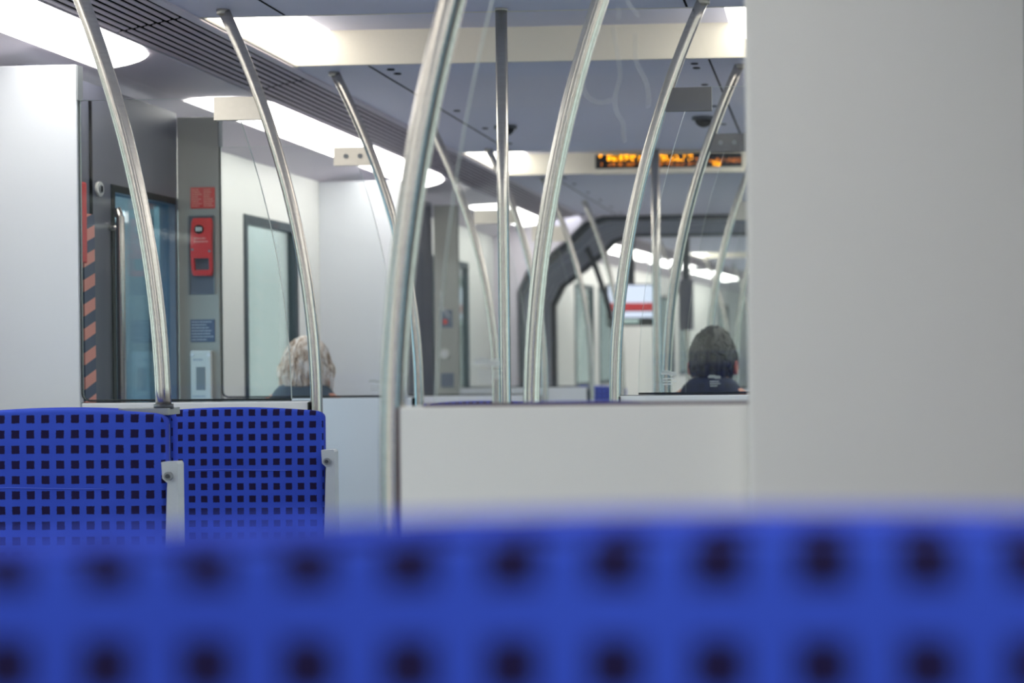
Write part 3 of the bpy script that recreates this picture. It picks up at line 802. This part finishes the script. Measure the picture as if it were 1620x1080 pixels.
# ------------------------------------------------------------------ amber display
YD = 8.25
a = at(942, 267, YD); b = at(1173, 241, YD)
e = empty('text_display', ((a.x + b.x) / 2, YD, a.z), 'long black display with glowing amber text across the ceiling', 'display')
w = (b.x - a.x) / 2; h = b.z - a.z
mb = MB().box(-w, w, 0, .05, 0, h, bev=.003); mb.build('case', M['black'], e)
cream = MB().box(-w - .01, w + .004, -.004, .05, -.026, -.001); cream.build('lower_lip', M['trough'], e)
MB().prism([(0, 0), (.05, 0), (.05, h)], -w, w, axis='X')
x_of = lambda px: at(px, 250, YD).x - (a.x + b.x) / 2
lm, ld = MB(), MB(); rnd = random.Random(5)
def dots(mb, px0, px1, py0, py1, dens, sz=.0050):
    z0 = at(px0, py1, YD).z - a.z; z1 = at(px0, py0, YD).z - a.z; x0, x1 = x_of(px0), x_of(px1)
    st = .0078; nx = max(1, int((x1 - x0) / st)); nz_ = max(1, int((z1 - z0) / st))
    for i in range(nx + 1):
        for j in range(nz_ + 1):
            if rnd.random() < dens:
                x = x0 + i * st; z = z0 + j * st; mb.box(x, x + sz * 1.4, -.003, 0, z, z + sz * 1.4)
for g in ((946, 953), (961, 966), (969, 974), (978, 984), (988, 993), (996, 1004), (1010, 1015), (1018, 1023), (1028, 1034), (1037, 1042), (1045, 1050), (1053, 1057), (1060, 1065), (1069, 1074), (1077, 1082), (1089, 1095)): dots(lm, g[0], g[1], 246, 254, .62, .0038)
for g in ((946, 953), (962, 974), (978, 984), (988, 1003), (1010, 1023), (1028, 1064), (1069, 1082), (1089, 1100)): dots(ld, g[0], g[1], 258, 262, .5, .0038)
dots(ld, 1100, 1116, 247, 254, .5, .0038); dots(ld, 1121, 1170, 251, 257, .5, .0038); dots(lm, 1128, 1140, 257, 262, .6, .0038)
lm.build('amber_letters', M['led'], e); ld.build('dim_amber_letters', M['leddim'], e)

# ------------------------------------------------------------------ gangway
def ring(y0, y1, grow, mat, name, th=.10, outer=True):
    base = [(-2.10, -1.22), (-2.10, .36), (-2.03, .50), (-1.87, .62), (-1.74, .73), (-1.64, .83), (-1.52, .87)]
    inn = [(x + grow, min(z, z - grow) if i else z) for i, (x, z) in enumerate(base)]
    inn = inn + [(mir(x), z) for x, z in inn[::-1]]
    if outer: out = [(XL - .08, -1.22), (XL - .08, .36), (XL - .08, .75), (XL, .98), (-2.0, 1.05), (-1.8, 1.05), (-1.5, 1.05)]; out = out + [(mir(x), z) for x, z in out[::-1]]
    else:
        out = [(x - th, z + (th if i else 0)) for i, (x, z) in enumerate(base)]; out = out + [(mir(x), z) for x, z in out[::-1]]
    mb = MB(); R = []
    for (P, y) in ((inn, y0), (out, y0), (out, y1), (inn, y1)): R.append([mb.bm.verts.new((x, y, CZ + z)) for x, z in P])
    for q in range(4):
        A, B = R[q], R[(q + 1) % 4]
        for i in range(len(A) - 1): mb.bm.faces.new((A[i], A[i + 1], B[i + 1], B[i]))
    mb.bm.faces.new([r[0] for r in R]); mb.bm.faces.new([r[-1] for r in R][::-1])
    return struct(mb, name, mat)
ring(11.0, 11.08, .0, M['ceilside'], 'wall_end')
ring(11.08, 11.16, .03, M['gangframe'], 'trim_1', outer=True)
for k in range(9):
    y = 11.17 + k * .11
    ring(y, y + .085, .03 + (.03 if k % 2 else 0), M['bellows'], 'gangway_wall', outer=True)
ring(12.16, 12.26, .07, M['gangframe'], 'trim_2', outer=True)
p0 = at(921, 375, 11.5); p1 = at(972, 520, 11.5)
mb = MB().tube([p0, p0.lerp(p1, .33) + Vector((.02, 0, 0)), p0.lerp(p1, .66) + Vector((.02, 0, 0)), p1, p1 - Vector((-.03, 0, .5)), Vector((p1.x + .03, 11.5, 0))], .02, 16)
thing_mesh(mb, 'gangway_rail', M['darkmetal'], 'dark curved handrail standing inside the gangway', 'grab rail', origin=(p0.x, 11.5, 0), group=None)

# ------------------------------------------------------------------ far carriage (the train bends to the right)
XF = [Vector((0, 12.28, 0)), -.085]
lw2 = [(1.3, 2.0, WB, WT), (2.2, 3.0, WB, WT), (5.2, 6.0, WB, WT), (6.3, 7.0, WB, WT), (9.3, 10.2, WB, WT)]
wall('wall_left', XL - .08, XL, 0, 14, 0, CZ + .74, lw2, M['whitewarm'])
wall('wall_right', XR, XR + .08, 0, 14, 0, CZ + .74, lw2, M['whitewarm'])
for i, (a, b, c, d) in enumerate(lw2):
    window(i + 41, XL, -1, a, b, c, d); window(i + 51, XR, 1, a, b, c, d)
struct(MB().box(XL - .08, XR + .08, 14, 14.05, 0, CZ + 1.0), 'wall_end', M['darkgrey'])
car_ceiling(0, 14, [(3.4, 4.3), (7.4, 8.4)], [(.15, .75, .2, .1, 'just beyond the gangway'), (.85, 3.2, 0, .1, 'in the far carriage'), (3.45, 5.2, .15, .1, 'deep in the far carriage'), (5.9, 8.6, .15, .15, 'deepest in the far carriage')], True)
vents([(0, 3.4), (3.4, 13)], ['just beyond the gangway', 'deep in the far carriage'])
def fpole(x, y, side, lab):
    e = empty('grab_pole', (x, y, 0), lab, 'grab pole', 'curved steel grab poles')
    pts = [(0, 0, 0), (0, 0, CZ - .15)] + [(side * off(CZ - .15 + (ZC - CZ + .15) * k / 12), 0, CZ - .15 + (ZC - CZ + .15) * k / 12) for k in range(1, 13)]
    uv_along(MB().tube(pts, .0155, 14).build('tube', M['steel'], e), 14)
fpole(-1.28, 1.3, -1, 'first left curved pole beyond the gangway'); fpole(-1.28, 3.6, -1, 'second left curved pole beyond the gangway')
fpole(-1.28, 5.6, -1, 'third left curved pole beyond the gangway'); fpole(-.52, 1.4, 1, 'first right curved pole beyond the gangway')
fpole(-.52, 3.6, 1, 'second right curved pole beyond the gangway'); fpole(-1.28, 7.4, -1, 'last left curved pole beyond the gangway')
XF = [Vector((0, 0, 0)), 0.0]
# passenger information screens
def screen(px0, py0, px1, py1, Y, rz, label, lit):
    a = at(px0, py1, Y); b = at(px1, py0, Y); w = (b.x - a.x) / 2 / max(.3, math.cos(rz)); h = b.z - a.z
    e = empty('information_screen', ((a.x + b.x) / 2, Y, a.z), label, 'screen', None, rz)
    MB().box(-w, w, 0, .05, 0, h, bev=.006).build('case', M['rubber'] if lit else M['darkgrey'], e)
    MB().box(-.03, .03, .01, .04, h, ZC - a.z).build('hanger', M['darkmetal'], e)
    if lit:
        i = .012
        MB().box(-w + i, w - i, -.003, 0, h * .55, h - i).build('bright_field', M['screenlit'], e)
        MB().box(-w + i, w - i, -.003, 0, h * .36, h * .55).build('red_field', M['screenred'], e)
        MB().box(-w + i, w - i, -.003, 0, h * .20, h * .34).build('pale_field', M['screenlit'], e)
        MB().box(-w + i, w * .3, -.003, 0, h * .07, h * .16).build('green_field', M['screengrey'], e)
screen(962, 448, 1036, 516, 13.2, .25, 'hanging screen showing white and red fields', True)
screen(1074, 442, 1094, 522, 13.4, -.3, 'dark switched-off screen hanging right of the lit one', False)

# ------------------------------------------------------------------ people
def skinned(name, verts, edges, radii, mat, parent, root=0, sub=2):
    me = bpy.data.meshes.new(name); me.from_pydata(verts, edges, []); o = bpy.data.objects.new(name, me); COL.objects.link(o)
    if parent: o.parent = parent
    sk = o.modifiers.new('skin', 'SKIN'); sk.use_smooth_shade = True
    me.skin_vertices.new() if hasattr(me.skin_vertices, 'new') and not me.skin_vertices else None
    for i, r in enumerate(radii):
        v = me.skin_vertices[0].data[i]; v.radius = r if isinstance(r, tuple) else (r, r); v.use_root = (i == root)
    if sub:
        ss = o.modifiers.new('sub', 'SUBSURF'); ss.levels = sub; ss.render_levels = sub
    dg = bpy.context.evaluated_depsgraph_get(); ev = o.evaluated_get(dg)
    m2 = bpy.data.meshes.new_from_object(ev)
    o.modifiers.clear(); o.data = m2; m2.materials.clear(); m2.materials.append(mat)
    for p in m2.polygons: p.use_smooth = True
    return o
def person(X, Y, ztop, heading, label, hair, jacket, hair_kind, hw=.078, collar=None, rise=.0):
    """seated passenger; local -Y ... faces +Y locally, heading turns about Z. ztop = crown height"""
    e = empty('person', (X, Y, 0), label, 'person', None, heading)
    hh = .235; zc = ztop - hh * .5; nk = ztop - hh - .005          # head centre, neck
    zsn = nk - .075 + rise; hip = .555
    V, Ed, R = [], [], []
    def add(p, r, par=None):
        V.append(p); R.append(r); i = len(V) - 1
        if par is not None: Ed.append((par, i))
        return i
    pel = add((0, -.02, hip), (.15, .11)); wa = add((0, -.05, hip + .17), (.135, .10), pel)
    ch = add((0, -.04, zsn - .17), (.14, .10), wa); nb = add((0, -.03, zsn), (.055, .055), ch)
    nm = add((0, -.005, nk + .04 + rise), .054, nb); hd = add((0, .015, zc - .02), .06, nm)
    for s in (-1, 1):
        sh = add((s * .165, -.04, zsn - .12), .055, ch); el = add((s * .235, .02, zsn - .32), .043, sh)
        wr = add((s * .14, .25, hip + .10), .028, el); pa = add((s * .115, .31, hip + .088), (.036, .016), wr)
        for k, (dx, L) in enumerate(((-.03, .072), (-.010, .085), (.010, .082), (.029, .066))):
            f1 = add((s * .112 + dx, .345, hip + .090), .009, pa); f2 = add((s * .110 + dx * 1.1, .345 + L * .55, hip + .082), .0085, f1)
            add((s * .108 + dx * 1.15, .345 + L, hip + .062), .0075, f2)
        t1 = add((s * .085, .30, hip + .088), .010, pa); add((s * .065, .335, hip + .085), .009, t1)
        th = add((s * .10, .08, hip - .005), .085, pel); kn = add((s * .13, .42, hip + .0), .060, th)
        ca = add((s * .13, .43, hip - .20), .052, kn); an = add((s * .13, .42, .09), .036, ca); add((s * .14, .55, .035), .034, an)
    skinned('body', V, Ed, R, M['skin'], e)
    # head with face, joined to the body by the neck: built as one rounded form
    bm = bmesh.new(); bmesh.ops.create_icosphere(bm, subdivisions=5, radius=1)
    def shape(v, grow=1.0):
        x, y, z = v
        px = x * hw * (1 - .12 * max(0, -z)) ; py = y * .098; pz = z * hh * .5
        if y > 0 and z < 0: px *= 1 - .18 * y * -z; py *= 1 - .05 * -z
        if z < -.3 and y < 0: py *= 1 - .35 * (-z - .3)
        g = lambda cx, cz, sx, sz: math.exp(-((x - cx) / sx) ** 2 - ((z - cz) / sz) ** 2) * (y > 0)
        py += .026 * g(0, -.22, .16, .16) + .012 * g(0, -.02, .10, .2) - .012 * (g(.38, .05, .2, .12) + g(-.38, .05, .2, .12)) + .006 * g(0, -.52, .25, .06) + .006 * g(0, -.46, .2, .04) + .008 * g(0, -.8, .3, .15) + .006 * g(0, .2, .5, .08)
        return Vector((px, py, pz))
    for v in bm.verts: v.co = shape(v.co)
    for f in bm.faces: f.smooth = True
    me = bpy.data.meshes.new('head'); bm.to_mesh(me); bm.free(); me.materials.append(M['skin'])
    h = bpy.data.objects.new('head', me); COL.objects.link(h); h.parent = e; h.location = (0, .012, zc)
    for s in (-1, 1):
        mb = MB(); mb.loft([[(s * (hw - .004 + .020 * t), -.004 + (.020 * math.cos(a) - .012 * t) * (1 - .25 * t), -.016 + .026 * math.sin(a) * (1 - .12 * t)) for a in [2 * PI * k / 16 for k in range(16)]] for t in (0, .5, .9, 1)])
        mb.build('ear', plain('ear_skin', (200, 122, 108), .5), h)
        q = MB(); q.tube([(s * .03, .080, .006), (s * .03, .090, .006)], [.012, .006], 14); q.build('eye', M['eye'], h)
        MB().tube([(s * .03, .0895, .006), (s * .03, .0915, .006)], .005, 12).build('iris', M['iris'], h)
    MB().box(-.022, .022, .088, .0985, -.060, -.054, bev=.002).build('mouth', M['lips'], h)
    # hair shell
    bm = bmesh.new(); bmesh.ops.create_icosphere(bm, subdivisions=5, radius=1)
    dele = []
    for v in bm.verts:
        x, y, z = v.co; n = v.co.copy()
        if hair_kind == 'long':
            cut = z < .35 and y > .42
            low = z < -.80
        else:
            cut = (z < .45 and y > .35) or (z < -.05 and y > -.15 and abs(x) > .5)
            low = z < -.72
        if cut or low: dele.append(v); continue
        p = shape(v.co); 
        nz1 = noise.noise(Vector((x * 9, y * 9, z * 2.2))); nz2 = noise.noise(Vector((x * 28, y * 28, z * 5)))
        g = (.012 + .007 * nz1 + .004 * nz2) if hair_kind == 'long' else (.012 + .005 * nz1 + .004 * nz2)
        if hair_kind == 'long' and z < .2: g += .008 * min(1, abs(x) * 1.2)
        if hair_kind == 'long' and z < -.5: p.x *= 1 + .15 * (-z - .5)
        v.co = p + n * g
    bmesh.ops.delete(bm, geom=dele, context='VERTS')
    for f in bm.faces: f.smooth = True
    me = bpy.data.meshes.new('hair'); bm.to_mesh(me); bm.free(); me.materials.append(hair)
    ho = bpy.data.objects.new('hair', me); COL.objects.link(ho); ho.parent = e; ho.location = (0, .012, zc)
    md = ho.modifiers.new('sol', 'SOLIDIFY'); md.thickness = .008; md.offset = -1
    # loose strands: tapered locks lying over the shell
    mb = MB(); rnd = random.Random(3 if hair_kind == 'long' else 4)
    for k in range(420 if hair_kind == 'long' else 150):
        a = rnd.uniform(0, 2 * PI); z = rnd.uniform(-.55, .95)
        if math.sin(a) > .3 and z < .4: continue
        if hair_kind != 'long' and z < -.1: continue
        P = []
        L = rnd.uniform(.35, .6) if hair_kind == 'long' else rnd.uniform(.15, .3)
        for q in range(5):
            zz = max(-.9, z - L * q / 4); rr = math.sqrt(max(.02, 1 - zz * zz)); aa = a + .1 * q * rnd.uniform(-1, 1)
            n = Vector((math.cos(aa) * rr, math.sin(aa) * rr, zz)); p = shape(n)
            P.append(p + n * ((.015 if hair_kind == 'long' else .013) + rnd.uniform(-.003, .003) + (.008 * abs(n.x) if hair_kind == 'long' and zz < .2 else 0)))
        mb.tube(P, [.001, .0030, .0034, .0026, .0006], 5)
    st = mb.build('locks', hair, ho)
    # jacket
    V, Ed, R = [], [], []
    a0 = add((0, -.02, hip + .02), (.17, .13)); a1 = add((0, -.05, hip + .18), (.155, .12), a0); a2 = add((0, -.04, zsn - .19), (.165, .125), a1)
    a3 = add((0, -.032, zsn - .06), (.125, .095), a2); 
    add((0, -.026, zsn + .025), (.072, .075), a3)
    for s in (-1, 1):
        sh = add((s * .165, -.04, zsn - .125), .070, a2); el = add((s * .238, .02, zsn - .32), .058, sh); add((s * .15, .225, hip + .11), .042, el)
    skinned('jacket', V, Ed, R, jacket, e)
    V, Ed, R = [], [], []
    a0 = add((0, -.02, hip), (.168, .125))
    for s in (-1, 1):
        th = add((s * .10, .08, hip - .005), .095, a0); kn = add((s * .13, .42, hip), .070, th); ca = add((s * .13, .43, hip - .2), .062, kn); add((s * .13, .42, .12), .05, ca)
    skinned('trousers', V, Ed, R, M['trousers'], e)
    for s in (-1, 1):
        MB().box(s * .14 - .045, s * .14 + .045, .38, .63, 0, .085, bev=.025).build('shoe', M['rubber'], e, True)
    if collar:
        MB().tube([(0, -.018, zsn + .055), (0, -.012, zsn + .075)], [.066, .062], 24).build('collar', collar, e)
    return e
p = at(483, 530, 5.58)
person(p.x, 5.58, p.z - .016, .0, 'person with fluffy grey-blond hair and slate jacket, seen from behind', M['hairgrey'], M['jacket'], 'long', hw=.069, rise=.165)
p = at(1127, 515, 5.66)
person(p.x, 5.66, p.z - .012, -.12, 'person with short dark hair and navy jacket, seen from behind', M['hairdark'], M['jacketdark'], 'short', hw=.070, collar=M['collar'], rise=.145)

# ------------------------------------------------------------------ outside + daylight
struct(MB().box(-60, 60, -40, 80, -1.3, -1.2), 'ground', M['asphalt'])
w = bpy.data.worlds.new('world'); S.world = w; w.use_nodes = True
nt = w.node_tree; nt.nodes.clear()
out = nt.nodes.new('ShaderNodeOutputWorld'); bg = nt.nodes.new('ShaderNodeBackground')
tc = nt.nodes.new('ShaderNodeTexCoord'); sp = nt.nodes.new('ShaderNodeSeparateXYZ'); nt.links.new(tc.outputs['Generated'], sp.inputs[0])
cr = nt.nodes.new('ShaderNodeValToRGB'); nt.links.new(sp.outputs['Z'], cr.inputs[0])
cr.color_ramp.elements[0].color = (.42, .475, .475, 1); cr.color_ramp.elements[0].position = .04; cr.color_ramp.elements[1].color = (1.9, 2.0, 2.1, 1); cr.color_ramp.elements[1].position = .35
nt.links.new(cr.outputs[0], bg.inputs[0]); bg.inputs[1].default_value = 1.0; nt.links.new(bg.outputs[0], out.inputs[0])
